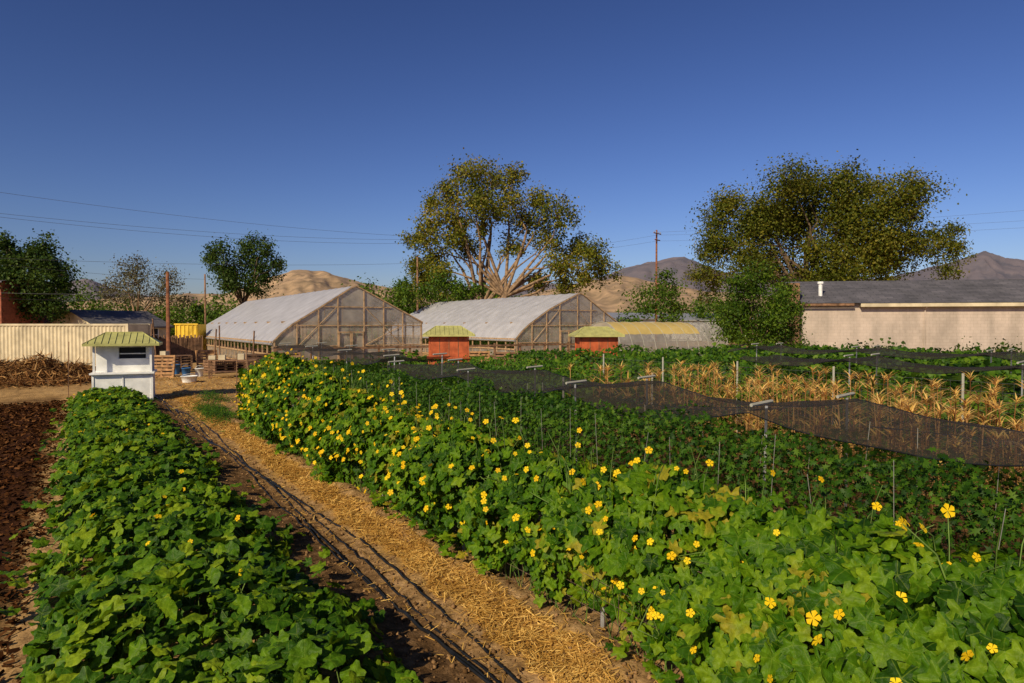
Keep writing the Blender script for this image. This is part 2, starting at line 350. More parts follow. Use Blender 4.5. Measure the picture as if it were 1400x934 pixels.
for i in range(0,3000):
    p=(x[i],y[i],z[i]-.01);q=(x[i]+rng.normal(0,.09),y[i]+rng.normal(0,.09),.03)
    G.tube([q,((p[0]+q[0])/2+.03,(p[1]+q[1])/2,(p[2]+q[2])/2+.03),p],[.007,.006,.004],3)
st=G.obj('petioles',M['stem'],True)
PET=[]
for s in range(2):
    V=[[0,0,0]];T=[]
    for k in range(5):
        a=k*2*math.pi/5;b0=len(V)
        for da,r,zq in((-.5,.5,.12),(-.5,.85,.08+.08*s),(0,1.0,-.02+.1*s),(.5,.85,.08),(.5,.5,.12)):
            V.append([r*math.sin(a+da),r*math.cos(a+da),zq])
        T+=[[0,b0+i+1,b0+i] for i in range(4)]
    PET.append((np.array(V,float),np.array(T)))
nf=34;yf=3+22*rng.uniform(0,1,nf);xf=.7+rng.uniform(-.9,.9,nf)
fl=scatter('blossoms',PET,np.stack([xf,yf,np.full(nf,.4)],1),np.array([-.3,-.5,1])+rnd(nf,.5),rnd(nf),rng.uniform(.025,.045,nf),M['petal'])
group('squash_plants',[leaves,run,st,fl])

# ---------------------------------------------------------------- loofah trellis row
LO=[lobed(24,5,.38,.3,True,10+s,.9) for s in range(7)]
def Hrow(y): return np.interp(y,[-1,2,4.5,8,12,15,17.5],[1.34,1.28,1.18,1.24,1.45,1.64,1.60])+.26*(fbm(y*1.1,y*0,41)-.5)*2
Y0r,Y1r=-.8,17.3
def rowsample(n,kind):
    if kind=='end':
        y=np.full(n,Y1r)+rng.normal(0,.15,n)
    else: y=rng.uniform(Y0r,Y1r,n)
    H=Hrow(y)
    if kind=='front':
        t=rng.uniform(0,1,n)**.85;lo=.04+.26*np.clip(fbm(y*1.1,y*0+9,77)-.38,0,1)*2*(y<10)+.16*np.exp(-((y-4.1)/.6)**2)
        z=lo+(H-lo)*t;x=3.53-.36*np.sin(np.pi*np.clip(t*.8+.08,0,1))+.62*(fbm(y*1.6,z*2.0,55)-.5)*2
        x+=np.clip(t-.75,0,1)*.9
        x+=rng.exponential(.10,n);N=np.stack([-np.ones(n),-.35+0*y,.35+.5*t],1)+rnd(n,.5);T=np.stack([-.15+0*y,0*y,-np.ones(n)],1)+rnd(n,.35)
    elif kind=='top':
        s=rng.uniform(0,1,n);x=3.5+s*.8;z=H+.34*(fbm(x*2.2,y*2.2,61)-.5)*2-.22*np.abs(s-.4)**1.5*2-rng.exponential(.08,n)
        N=np.stack([-.5+.5*s,-.35+0*s,np.ones(n)],1)+rnd(n,.52);T=np.stack([-.5+s,-.2+0*s,-.3+0*s],1)+rnd(n,.6)
    elif kind=='back':
        t=rng.uniform(0,1,n);z=.1+(H-.1)*t;x=4.25+.15*(fbm(y*1.3,z*1.6,59)-.5)-rng.exponential(.08,n)
        N=np.stack([np.ones(n),0*y,.4+0*y],1)+rnd(n,.4);T=np.stack([0*y,0*y,-np.ones(n)],1)+rnd(n,.4)
    else:
        t=rng.uniform(0,1,n);z=.1+(H-.1)*t;x=rng.uniform(3.2,4.3,n);N=np.stack([0*y,np.ones(n),.4+0*y],1)+rnd(n,.4);T=np.stack([0*y,0*y,-np.ones(n)],1)+rnd(n,.4)
    return np.stack([x,y,z],1),N,T
PP=[];NN=[];TT=[]
for k_,n_ in (('front',10000),('top',5000),('back',1700),('end',500)):
    a,b_,c_=rowsample(n_,k_);PP.append(a);NN.append(b_);TT.append(c_)
PP=np.concatenate(PP);NN=np.concatenate(NN);TT=np.concatenate(TT)
SS=(.040+.070*rng.beta(1.5,1.9,len(PP)))*(1+.22*(PP[:,1]<4.5))
lv=scatter('leaves',LO,PP,NN,TT,SS,M['loofah'],True,True)
ns_=480;ys_=2+15*rng.uniform(0,1,ns_);msk=vn(ys_*1.4,ys_*0,90)>.45;ys_=ys_[msk];xs_=3.45-rng.uniform(0,.38,len(ys_))*vn(ys_*1.4,ys_*0,90);zs_=gz(xs_,ys_)+rng.uniform(.04,.28,len(ys_))
sp=scatter('sprawl_leaves',LO,np.stack([xs_,ys_,zs_],1),np.array([-.4,-.3,1])+rnd(len(ys_),.4),rnd(len(ys_)),rng.uniform(.04,.09,len(ys_)),M['loofah'],True,True)
G=Geo();FP=[];FN=[]
for i in range(170):
    yy_=rng.uniform(0,17);x0=rng.uniform(3.5,4.3);h=float(Hrow(yy_));L=rng.uniform(.08,.32)
    d1=rng.normal(0,.1,2);G.tube([(x0,yy_,h-.2),(x0+d1[0]*.4,yy_+d1[1]*.4,h+L*.4),(x0+d1[0],yy_+d1[1],h+L)],[.006,.005,.003],3)
    if i%2==0: FP.append((x0+d1[0],yy_+d1[1],h+L));FN.append((-.4+rng.normal(0,.5),-.7+rng.normal(0,.5),.6))
shoots=G.obj('shoots',M['stem'],True)
a,b_,c_=rowsample(330,'front');a[:,0]-=.16;wt=a[:,2]>.4;FP+=list(a[wt]);FN+=list(b_[wt])
a,b_,c_=rowsample(150,'top');a[:,2]+=.10;FP+=list(a);FN+=list(b_+np.array([-.3,-.5,0]))
yf=rng.uniform(7,17.2,120);tf=rng.uniform(.35,1,120);FP+=list(np.stack([3.38-.40*np.sin(np.pi*(tf*.8+.08))+.5*(fbm(yf*1.6,tf*3,55)-.5)*2+np.clip(tf-.75,0,1)*.7,yf,tf*Hrow(yf)+.05],1));FN+=list(np.array([-1,-.6,.5])+rnd(120,.6))
FP=np.array(FP);FN=np.array(FN)
fl=scatter('blossoms',PET,FP,FN,rnd(len(FP)),rng.uniform(.019,.041,len(FP)),M['petal'])
G=Geo()
for i in range(260):
    y0=rng.uniform(-.5,17);p=[(3.5,y0,0)]
    for k in range(1,6): p.append((3.5+rng.normal(0,.08),y0+rng.normal(0,.15)*k*.5,k*.2))
    G.tube(p,.006,3)
vines=G.obj('vines',M['stem'],True)
group('loofah_vines',[lv,sp,shoots,fl,vines])
G=Geo()
for k in range(7): G.tube([(3.46,yy_,.08+k*.13+.01*math.sin(yy_*3)) for yy_ in np.arange(-1,17.4,.5)],.002,3)
for yy_ in np.arange(-1,17.3,.15): G.tube([(3.465,yy_,.0),(3.465,yy_,.86)],.002,3)
wf=G.obj('wire_mesh',M['rust'])
G=Geo()
for yy_ in np.arange(-.5,17.5,2.4): G.tube([(3.6,yy_,-.1),(3.6,yy_,.95)],.02,6,True)
group('wire_trellis',[wf,G.obj('stakes',M['steel'])])

# ---------------------------------------------------------------- generic bushy crop rows
def croprow(name,xc,w,y0,y1,H,n,mat,size,seed,floor=.05,temps=None):
    y=rng.uniform(y0,y1,n);s=rng.uniform(-1,1,n);top=H*(1-.35*np.abs(s)**2.5)+.34*H*(fbm((xc+s*w)*1.6,y*1.6,seed)-.5)*1.3
    d=rng.exponential(.13,n);z=np.maximum(top-d,floor)
    side=rng.uniform(0,1,n)<.45;z=np.where(side,rng.uniform(floor,1,n)*top,z);s=np.where(side,np.sign(s)*(.7+.4*rng.uniform(0,1,n)),s)
    x=xc+s*w/1.0*(1+.35*(fbm(y*1.8,z*2,seed+3)-.5))
    N=np.stack([s*.9-.25,-.2+0*s,.8+0*s],1)+rnd(n,.5)
    return scatter(name,temps,np.stack([x,y,z],1),N,rnd(n)+np.array([0,0,-.5]),rng.uniform(size*.6,size*1.2,n),mat,False)
PIN=[(np.array([[0,-.6,0],[.16,-.1,.03],[.5,0,-.05],[.2,.15,.02],[.45,.5,-.08],[.1,.4,0],[0,1,-.1],[-.12,.4,0],[-.45,.5,-.05],[-.2,.12,.02],[-.5,-.05,-.08],[-.15,-.12,.03]]),
      np.array([[0,1,11],[1,2,3],[1,3,11],[11,3,9],[11,9,10],[3,4,5],[3,5,9],[9,5,7],[9,7,8],[5,6,7]]))]
t1=croprow('foliage',5.35,.40,.3,21,1.50,30000,M['tomato'],.055,101,temps=PIN)
t2=croprow('foliage',6.85,.5,.8,24,1.30,20000,M['tomato'],.065,131,temps=PIN)
G2=Geo()
for X0,yr,h in((4.92,(1.0,21),1.58),(6.0,(1.4,24),1.62)):
    for yy_ in np.arange(yr[0],yr[1],.55):
        lean=rng.normal(0,.05);G2.tube([(X0+.02,yy_,.3),(X0+lean,yy_+rng.normal(0,.09),h+rng.uniform(-.3,.02))],.0028,3)
tr=G2.obj('strings',M['string'])
group('tomato_plants',[t1,tr]);t2.name='foliage'
group('tomato_plants',[t2])
# ---------------------------------------------------------------- shade cloths
def net(name,x0,x1,y0,y1,z0,sup,seed,step=3.25,z1=None):
    xs_=np.linspace(x0,x1,15);ys_=np.arange(y0,y1,.12);A,B=np.meshgrid(xs_,ys_)
    ph=((B-sup)/step)%1;sag=.14*np.sin(np.pi*ph)**.8*(1+.6*(vn(np.floor((B-sup)/step)*3.3,B*0,seed)-.5))
    e=(A-x0)/(x1-x0);edge=np.clip(.15-e,0,1)*.75+np.clip(e-.88,0,1)*.8
    mid=.05*np.sin(np.pi*e)
    zb=z0+((z1 or z0)-z0)*(B-y0)/(y1-y0)
    Zn=zb-sag-edge*(.5+.5*np.sin(np.pi*ph))-mid+.12*(fbm(A*1.1,B*.9,seed)-.5)*np.sin(np.pi*ph)+.018*np.sin(A*9+B*3)*np.sin(B*1.3+A)
    An=A+.22*(fbm(B*.8,A*0,seed+5)-.5)*np.sin(np.pi*ph)
    V=np.stack([An,B,Zn],-1).reshape(-1,3);h,w=A.shape;I=np.arange(h*w).reshape(h,w)
    Q=np.stack([I[:-1,:-1],I[:-1,1:],I[1:,1:],I[1:,:-1]],-1).reshape(-1,4)
    cl=mesh_np('cloth',V,Q,M['net'],smooth=True)
    G=Geo();Gb=Geo();k=math.ceil((y0-sup)/step);yy_=sup+k*step
    while yy_<y1:
        zt=z0+((z1 or z0)-z0)*(yy_-y0)/(y1-y0)
        for xx_ in (x0+.25,x1-.25):
            yj=yy_+rng.normal(0,.04)
            G.tube([(xx_,yj,-.1),(xx_+rng.normal(0,.03),yj,zt-.01)],.016,6,True)
            Gb.tube([(xx_-.22,yj-.02,zt+.015),(xx_+.18,yj+.03,zt+.03)],.019,7,True)
        yy_+=step
    Gc=Geo();Gc.tube([tuple(v) for v in V.reshape(h,w,3)[:,0]],.006,4);Gc.tube([tuple(v) for v in V.reshape(h,w,3)[:,-1]],.006,4)
    return group(name,[cl,G.obj('posts',M['steel']),Gb.obj('crossbars',M['string']),Gc.obj('rim_cord',M['hose'])])
net('shade_cloth',5.82,7.85,-1.5,14.6,1.66,4.65,7)
net('shade_cloth',5.9,7.7,15.0,26,1.78,14.4+.6,17,z1=1.85)
net('shade_cloth',14.0,15.6,1.5,11.5,1.82,2.2,27)
net('shade_cloth',17.6,19.2,3.5,15,1.9,4.2,37)
# ---------------------------------------------------------------- corn
BL=[blade(5,.045,.55),blade(5,.035,.9),blade(5,.05,.3)]
P=[];N=[];T=[];S=[];P2=[];N2=[];T2=[];S2=[];G=Geo()
for r_i,xr in enumerate(np.arange(8.4,12.6,.6)):
    for yy_ in np.arange(-.5,10.8,.17):
        if rng.uniform()<.12: continue
        bx=xr+rng.normal(0,.12);by=yy_+rng.normal(0,.05);H=rng.uniform(1.0,1.68)
        ln_=rng.normal(0,.07,2);G.tube([(bx,by,0),(bx+ln_[0],by+ln_[1],H)],[.012,.007],4)
        for k in range(9):
            z=H*rng.uniform(.2,.97);a=rng.uniform(0,6.28);dx,dy=math.cos(a),math.sin(a)
            P.append((bx+ln_[0]*z/H,by+ln_[1]*z/H,z));T.append((dx,dy,.9+rng.normal(0,.3)));N.append((-dx*.8,-dy*.8,1));S.append(rng.uniform(.25,.5))
        for k in range(17):
            a=rng.uniform(0,6.28);sp_=rng.uniform(.05,.75);dx,dy=math.cos(a)*sp_,math.sin(a)*sp_
            P2.append((bx+ln_[0],by+ln_[1],H-.06+rng.uniform(0,.1)));T2.append((dx,dy,1));N2.append((-dx,-dy,sp_));S2.append(rng.uniform(.12,.28))
cb=scatter('blades',BL,P,N,T,S,M['cornleaf'])
ct=scatter('tassels',[blade(3,.05,.35),blade(3,.045,.7)],P2,N2,T2,S2,M['tassel'])
group('corn_plants',[cb,ct,G.obj('stalks',M['twig'])])
# ---------------------------------------------------------------- field rows behind
FL=[LQ2,lobed(8,3,.4,.3,False,50)]
for i,(xc,y0,y1,H,n) in enumerate([(8.6,11.6,25,1.1,5200),(10.2,12,24,1.15,5200),(11.8,12,24,1.2,5000),(13.6,-.5,24,1.3,8500),(15.6,0,23.5,1.45,8500),(17.6,0,23,1.45,8000),(19.8,0,23,1.5,8000),(22.2,0,22.5,1.5,7500),(25,1,22,1.5,7000),(28,1,24,1.4,6500),(32,1,22,1.4,5000)]):
    f=croprow('foliage',xc,.85 if xc>13 else .6,y0,y1,H,n,M['field'] if i%2 else M['tomato'],.08+.004*max(0,xc-13),200+i*7,temps=FL)
    group('row_crop_plants',[f])
G=Geo();G2=Geo()
def wf_(p0,p1,h,cell=.16):
    L=math.hypot(p1[0]-p0[0],p1[1]-p0[1]);n=int(L/cell)
    for i in range(n+1):
        t=i/n;x_=p0[0]+(p1[0]-p0[0])*t;y_=p0[1]+(p1[1]-p0[1])*t;G.tube([(x_,y_,.1),(x_,y_,h)],.0025,3)
    for k in range(int(h/cell)+1): G.tube([(*p0,.1+k*cell),(*p1,.1+k*cell)],.0025,3)
    for i in range(int(L/2.4)+1):
        t=i*2.4/L;x_=p0[0]+(p1[0]-p0[0])*t;y_=p0[1]+(p1[1]-p0[1])*t;G2.tube([(x_,y_,0),(x_,y_,h+.12)],.022,6,True)
wf_((12.9,1),(12.9,16),1.55);wf_((8.1,10.9),(12.8,10.9),1.35)
group('wire_fence',[G.obj('mesh',M['wire']),G2.obj('posts',M['string'])])
for (x0,y0,w,l,n) in((3.1,20.3,.45,2.6,1500),(3.7,24.5,.5,1.5,500)):
    x=x0+rng.normal(0,w*.5,n);y=y0+rng.normal(0,l*.4,n);z=.03+.22*rng.uniform(0,1,n)*np.exp(-((x-x0)/w)**2)*(.4+vn(x*4,y*3,6))
    hb=scatter('herb_plants',BL,np.stack([x,y,z],1),np.array([-.2,-.5,1])+rnd(n,.4),np.array([0,0,1.2])+rnd(n,.7),rng.uniform(.1,.26,n),M['tomato'])
for (p,d_,h) in((92,23.0,1.95),(335,18.6,1.9),(322,22,1.6)):
    X_,Y_=pos(p,d_);G=Geo();G.tube([(X_,Y_,-.1),(X_+.04,Y_,h)],.016,6,True);G.obj('garden_stake',M['woodd'])

# ---------------------------------------------------------------- kiosks
def kiosk(name,x,y,body,rot=0,open_=True):
    A=[]
    G=Geo();G.box((0,0,.46),(1.96,1.5,.86));A.append(G.obj('base_cabinet',body,bevel=.012))
    G=Geo()
    for sx in(-1,1):
        G.box((sx*.965,-.76,.46),(.07,.03,.86))
    G.box((0,-.765,.86),(1.86,.03,.06));G.box((0,-.765,.06),(1.86,.03,.06));G.box((0,-.765,.46),(.05,.03,.74))
    A.append(G.obj('trim',M['white'] if open_ else body))
    G=Geo();G.box((0,-.04,.925),(2.12,1.72,.06));A.append(G.obj('counter',M['white'] if open_ else body,bevel=.01))
    G=Geo()
    for sx in(-1,1):
        for sy in(-1,1): G.box((sx*.93,sy*.69,1.43),(.075,.075,.95))
    A.append(G.obj('posts',M['white'] if open_ else body))
    G=Geo()
    G.box((-.52,-.35,1.42),(.74,.04,.93));G.box((.30,-.35,1.17),(.90,.04,.43));G.box((.82,-.35,1.42),(.14,.04,.93));G.box((.30,-.35,1.83),(.90,.04,.11))
    G.box((0,.66,1.42),(1.76,.04,.93));G.box((.89,.16,1.42),(.04,.95,.93));G.box((-.89,.16,1.42),(.04,.95,.93))
    A.append(G.obj('upper_walls',body))
    if not open_:
        G=Geo();G.box((0,-.7,1.40),(1.76,.03,.88));A.append(G.obj('front_shutter',body))
        G=Geo()
        for k in(-.45,0,.45): G.box((k,-.72,1.4),(.03,.015,.86))
        A.append(G.obj('shutter_battens',M['woodd']))
    G=Geo();G.box((.30,-.30,1.58),(.86,.03,.38));G.box((0,.1,1.05),(1.6,.7,.04));A.append(G.obj('window_dark',M['dark_int']))
    G=Geo();G.box((.30,-.385,1.56),(.94,.02,.035));G.box((.30,-.385,1.385),(.98,.06,.03));A.append(G.obj('window_bars',M['white']))
    G=Geo();a,b_,z0,z1,rx=1.24,1.02,1.9,2.26,.62
    c=[(-a,-b_,z0),(a,-b_,z0),(a,b_,z0),(-a,b_,z0)];r0=(-rx,0,z1);r1=(rx,0,z1)
    G.quad(c[0],c[1],r1,r0);G.quad(c[1],c[2],r1);G.quad(c[2],c[3],r0,r1);G.quad(c[3],c[0],r0);G.quad(*[(q[0],q[1],z0-.0) for q in c[::-1]])
    A.append(G.obj('hip_roof',M['roofgreen']))
    G=Geo()
    G.box((0,-b_,z0-.03),(2*a,.04,.08));G.box((0,b_,z0-.03),(2*a,.04,.08));G.box((a,0,z0-.03),(.04,2*b_-.05,.08));G.box((-a,0,z0-.03),(.04,2*b_-.05,.08))
    for i in range(-5,6):
        xr=i*.22;lim=1-max(0,(abs(xr)-rx)/(a-rx))
        for sgn in(-1,1): G.tube([(xr,sgn*b_,z0+.012),(xr,sgn*b_*(1-lim),z0+(z1-z0)*lim+.012)],.013,4)
    G.tube([r0,r1],.03,6,True)
    for q in c: G.tube([q,r0 if q[0]<0 else r1],.022,5)
    A.append(G.obj('roof_ribs_and_fascia',M['roofgreen']))
    return group(name,A,(x,y,0),rot)
X_,Y_=pos(170,23.0);kiosk('market_kiosk',X_,Y_,M['white'],math.radians(-8)).scale=(.88,.88,1.0)
X_,Y_=pos(613,32);kiosk('market_kiosk',X_,Y_,M['red'],math.radians(-25),False).scale=(.95,.95,1.09)
X_,Y_=pos(815,33);kiosk('market_kiosk',X_,Y_,M['red'],math.radians(-28),False).scale=(.95,.95,1.07)

# ---------------------------------------------------------------- greenhouses
def greenhouse(x0,y0,L,pk):
    W=9.2;pr=[(0,1.6),(.45,2.08),(1.1,2.6),(2.8,3.66),(pk-.25,4.82),(pk,4.9),(pk+.3,4.78),(W,2.75)]
    A=[];nseg=int(L/1.2)
    V=[];Q=[];ysg=np.linspace(0,L,nseg*4+1)
    for j,yv in enumerate(ysg):
        ph=(j%4)/4;sg=.045*math.sin(math.pi*ph)
        for (a,b_) in pr: V.append((a,yv,b_-sg))
    k=len(pr)
    for j in range(len(ysg)-1):
        for i in range(k-1): Q.append((j*k+i,j*k+i+1,(j+1)*k+i+1,(j+1)*k+i))
    A.append(mesh_np('roof_film',V,Q,M['film'],smooth=False))
    G=Geo()
    for j in range(nseg+1):
        yv=j*L/nseg;G.tube([(a,yv,b_-.07) for a,b_ in pr],.028,5)
    for a,b_ in (pr[2],pr[3],pr[5]): G.tube([(a,0,b_-.1),(a,L,b_-.1)],.025,5)
    A.append(G.obj('steel_hoops',M['steel']))
    G=Geo()
    for j in range(nseg+1):
        yv=j*L/nseg+.08;G.box((0.02,yv,.8),(.07,.07,1.6));G.box((W-.02,yv,1.37),(.09,.09,2.74))
    for zb in(.12,.85,1.56): G.box((-.045,L/2,zb),(.035,L,.10))
    for zb in(.12,1.0,2.68): G.box((W+.045,L/2,zb),(.035,L,.13))
    def ztop(a): return float(np.interp(a,[p[0] for p in pr],[p[1] for p in pr]))
    for j in range(2,nseg,3):
        yv=j*L/nseg;G.box((W/2,yv,2.7),(W-2.2,.05,.1));G.box((pk,yv,3.75),(.05,.05,2.0))
    for yv in(-.07,L+.07):
        for a in(.1,1.35,2.6,3.75,5.35,6.6,7.85,W-.1):
            z=ztop(a)-.12;G.box((a,yv,z/2),(.065,.05,z))
        for zb,a0,a1 in((2.5,1.15,W-.1),(1.3,.15,3.7),(1.3,5.4,W-.15),(3.6,2.85,7.1),(.1,.1,W-.1)): G.box(((a0+a1)/2,yv+.006,zb),(a1-a0,.045,.06))
        G.tube([(1.4,yv,1.3),(3.7,yv,3.6)],.022,4);G.tube([(7.8,yv,1.3),(5.4,yv,3.6)],.022,4);G.tube([(5.4,yv,1.3),(7.8,yv,2.5)],.022,4)
        sgn=-1 if yv<0 else 1
        for i in range(len(pr)-1):
            p,q=pr[i],pr[i+1];ang=math.atan2(q[1]-p[1],q[0]-p[0]);Ls=math.hypot(q[0]-p[0],q[1]-p[1])
            G.box(((p[0]+q[0])/2,yv+sgn*.01,(p[1]+q[1])/2-.05),(Ls,.06,.07),0,ang)
        for sx in(3.8,4.58): 
            for dx in(0,.7): G.box((sx+dx,yv+sgn*.05,1.1),(.07,.04,2.1))
            for zb in(.1,1.1,2.1): G.box((sx+.35,yv+sgn*.052,zb),(.62,.04,.07))
    A.append(G.obj('timber_frame',M['gwood']))
    G=Geo()
    for yv in(.0,L-.0): G.quad(*[(a,yv,b_-.03) for a,b_ in [(0,.1)]+pr+[(W,.1)]])
    A.append(G.obj('gable_film',M['gfilm']))
    G=Geo();G.quad((W,0.01,.2),(W,L,.2),(W,L,2.72),(W,0.01,2.72));G.quad((0,0.01,.2),(0,L,.2),(0,L,.8),(0,0.01,.8));A.append(G.obj('side_film',M['gfilm']))
    G=Geo();G.tube([(-.07,0,1.45),(-.07,L,1.45)],.07,8,True);A.append(G.obj('rolled_curtain',M['steel']))
    G=Geo()
    for bx in(1.6,4.6,7.6):
        for yv in np.arange(1.5,L-1,2.6): G.box((bx,yv+1,.8),(1.3,2.3,.06));G.box((bx-.5,yv+.1,.4),(.07,.07,.78));G.box((bx+.5,yv+1.9,.4),(.07,.07,.78))
    A.append(G.obj('benches',M['woodd']))
    n=2600;P=np.stack([rng.choice([1.6,4.6,7.6],n)+rng.uniform(-.6,.6,n),rng.uniform(1.5,L-1,n),.85+rng.uniform(0,.5,n)],1)
    A.append(scatter('seedlings',FL,P,np.array([0,0,1])+rnd(n,.5),rnd(n),rng.uniform(.08,.2,n),M['field']))
    return group('greenhouse',A,(x0,y0,0))
greenhouse(9.1,39.6,31,4.87)
greenhouse(25.3,39.6,24,5.6)
def tunnel(x0,y0,L,W,H):
    A=[];na=14;V=[];Q=[];nx_=int(L/1.0)*2
    pts=[(W*(.5-.5*math.cos(math.pi*i/na)),H*math.sin(math.pi*i/na)**.75) for i in range(na+1)]
    for j in range(nx_+1):
        for (a,b_) in pts: V.append((j*L/nx_,a,b_-(.03 if j%2 else 0)))
    Q1=[];Q2=[]
    for j in range(nx_):
        for i in range(na):
            (Q2 if 3<=i<=10 and j<nx_*.72 else Q1).append((j*(na+1)+i,(j+1)*(na+1)+i,(j+1)*(na+1)+i+1,j*(na+1)+i+1))
    A.append(mesh_np('side_film',V,Q1,M['tfilm'],smooth=True));A.append(mesh_np('top_film',V,Q2,M['ylwfilm'],smooth=True))
    G=Geo()
    for j in range(0,nx_+1,2): G.tube([(j*L/nx_,a,b_-.01) for a,b_ in pts],.025,5)
    for i in(2,4,7,10,12): G.tube([(0,pts[i][0],pts[i][1]-.06),(L,pts[i][0],pts[i][1]-.06)],.02,5)
    A.append(G.obj('hoops',M['string']))
    G=Geo()
    for xx_ in(0.02,L-.02): G.quad(*[(xx_,a,b_) for a,b_ in pts])
    A.append(G.obj('end_film',M['tfilm']))
    return group('hoop_tunnel',A,(x0,y0,0))
tunnel(29.6,33.5,10.3,4.2,2.75)

# ---------------------------------------------------------------- right block building
ax,ay=pos(1097,46);bx,by=pos(1400,43.5)
rot=math.atan2(by-ay,bx-ax);A=[];L=42;Dp=9
G=Geo();G.box((L/2,Dp/2,1.98),(L,Dp,3.96))
A.append(G.obj('block_walls',M['block']))
G=Geo();G.quad((0,0.002,3.96),(0,Dp,3.96),(0,Dp/2,5.55));G.quad((L,0,3.96),(L,Dp/2,5.55),(L,Dp,3.96));A.append(G.obj('gable_ends',M['brick']))
G=Geo()
for s,(e0,e1) in enumerate(((-.45,Dp/2),(Dp+.45,Dp/2))):
    z0,z1=3.95,5.72
    G.quad((-.35,e0,z0+.02),(L+.35,e0,z0+.02),(L+.35,e1,z1),(-.35,e1,z1))
A.append(G.obj('shingle_roof',M['shingle']))
G=Geo();G.box((L/2+2.0,-.47,3.83),(L-3,.05,.22));G.box((L/2+2,-.24,3.78),(L-3,.42,.03));A.append(G.obj('fascia',M['cream']))
G=Geo();G.box((.3,-.47,3.88),(1.6+4.0,.05,.14));A.append(G.obj('old_fascia',M['woodd']))
G=Geo();G.tube([(1.4,1.2,4.3),(1.4,1.2,5.35)],.13,10,True);G.tube([(1.4,1.2,5.35),(1.4,1.2,5.5)],.2,10,True);A.append(G.obj('vent_pipe',M['white']))
G=Geo();G.box((-.6,.3,4.55),(.8,.7,1.6));G.box((-.6,.3,1.9),(.8,.7,3.7));A.append(G.obj('brick_chimney',M['woodd']))
G=Geo()
for xx_ in(7.5,17,26): G.tube([(xx_,-.08,0),(xx_,-.08,3.5),(xx_,-.4,3.75)],.045,6,True)
A.append(G.obj('downpipes',M['block']))
group('block_building',A,(ax,ay,0),rot)
P=[];S=[]
for i in range(26):
    t=rng.uniform(0,24);r0=rng.uniform(.4,1.1);c=np.array([ax+math.cos(rot)*t+math.sin(rot)*1.5,ay+math.sin(rot)*t-math.cos(rot)*1.5,r0*.7])
    P.append(c+rng.normal(0,1,(170,3))*[r0*.45,r0*.45,r0*.42])
P=np.concatenate(P);P[:,2]=np.abs(P[:,2]);scatter('wall_shrubs',FL,P,rnd(len(P))+np.array([0,-.3,.6]),rnd(len(P)),rng.uniform(.08,.18,len(P)),M['dark'])

# ---------------------------------------------------------------- left: container, houses
ax,ay=pos(176,41.5);bx,by=pos(-103,41.5);rot=math.atan2(by-ay,bx-ax)
G=Geo();L=12.2;W=2.44;H=2.6;x_=0;pts=[]
while x_<L: pts+=[(x_,0),(x_+.07,0),(x_+.10,.05),(x_+.20,.05)];x_+=.23
V=[];Q=[]
for a,b_ in pts: V+=[(a,-b_+.05,.16),(a,-b_+.05,H-.12)]
for i in range(len(pts)-1): Q.append((2*i,2*i+2,2*i+3,2*i+1))
c1=mesh_np('corrugated_wall',V,Q,M['cream'])
V=[(a,b_-W-.05,z) for a,b_,z in V]
c2=mesh_np('back_wall',V,Q,M['cream'])
G.box((L/2,.03,H-.06),(L,.12,.12));G.box((L/2,.03,.08),(L,.12,.16));G.box((L/2,-W,H-.06),(L,.12,.12));G.box((L/2,-W,.08),(L,.12,.16))
for xx_ in(.06,L-.06):
    for yy_ in(.03,-W): G.box((xx_,yy_,H/2),(.16,.15,H+.01))
G.box((L/2,-W/2,H-.03),(L-.1,W-.1,.03));G.box((.05,-W/2,H/2),(.04,W-.1,H-.1));G.box((L-.05,-W/2,H/2),(.04,W-.1,H-.1))
c3=G.obj('frame_roof_doors',M['cream'])
group('shipping_container',[c1,c2,c3],(ax,ay,0),rot)
def house(name,p,d,w,dep,h,rh,wall,roof,rotd=0,wins=((0,.5),)):
    x_,y_=pos(p,d);A=[]
    G=Geo();G.box((0,0,h/2),(w,dep,h));G.quad((-w/2,-dep/2,h),(-w/2,dep/2,h),(-w/2,0,h+rh));G.quad((w/2,-dep/2,h),(w/2,0,h+rh),(w/2,dep/2,h));A.append(G.obj('walls',wall))
    G=Geo();e=.35
    for s in(-1,1):
        zl=h-rh*e/(dep/2);G.quad((-w/2-e,s*(dep/2+e),zl+.05),(w/2+e,s*(dep/2+e),zl+.05),(w/2+e,0,h+rh+.05),(-w/2-e,0,h+rh+.05));G.box((0,s*(dep/2+e),zl-.02),(w+2*e,.06,.14))
    A.append(G.obj('roof',roof));G=Geo();G2=Geo()
    for (wx,wz) in wins:
        G.box((wx*w/2,-dep/2-.01,wz),(1.3,.06,1.2))
        for dx in(-.68,.68): G2.box((wx*w/2+dx,-dep/2-.03,wz),(.08,.08,1.36))
        for dz in(-.64,.64): G2.box((wx*w/2,-dep/2-.03,wz+dz),(1.28,.08,.08))
        G2.box((wx*w/2,-dep/2-.045,wz),(1.28,.03,.05))
    A.append(G.obj('windows',M['dark_int']));A.append(G2.obj('window_trim',M['white']))
    return group(name,A,(x_,y_,0),-YAW+math.radians(rotd))
house('brick_house',-14,62,7.4,7,6.3,.5,M['brick'],M['shingle'],0,((.2,5.2),(.62,5.2),(.72,2)))
house('cottage',150,66,7.4,7,2.5,1.4,M['cream'],M['shingle'],65,((-.5,1.6),(.5,1.6)))
house('warehouse',1000,120,46,16,3.4,1.2,M['white'],M['steel'],0,((-.8,2),(-.6,2),(-.4,2)))
house('warehouse',850,110,7,9,3.6,.9,M['white'],M['steel'],20,((-.4,2),(.4,2)))

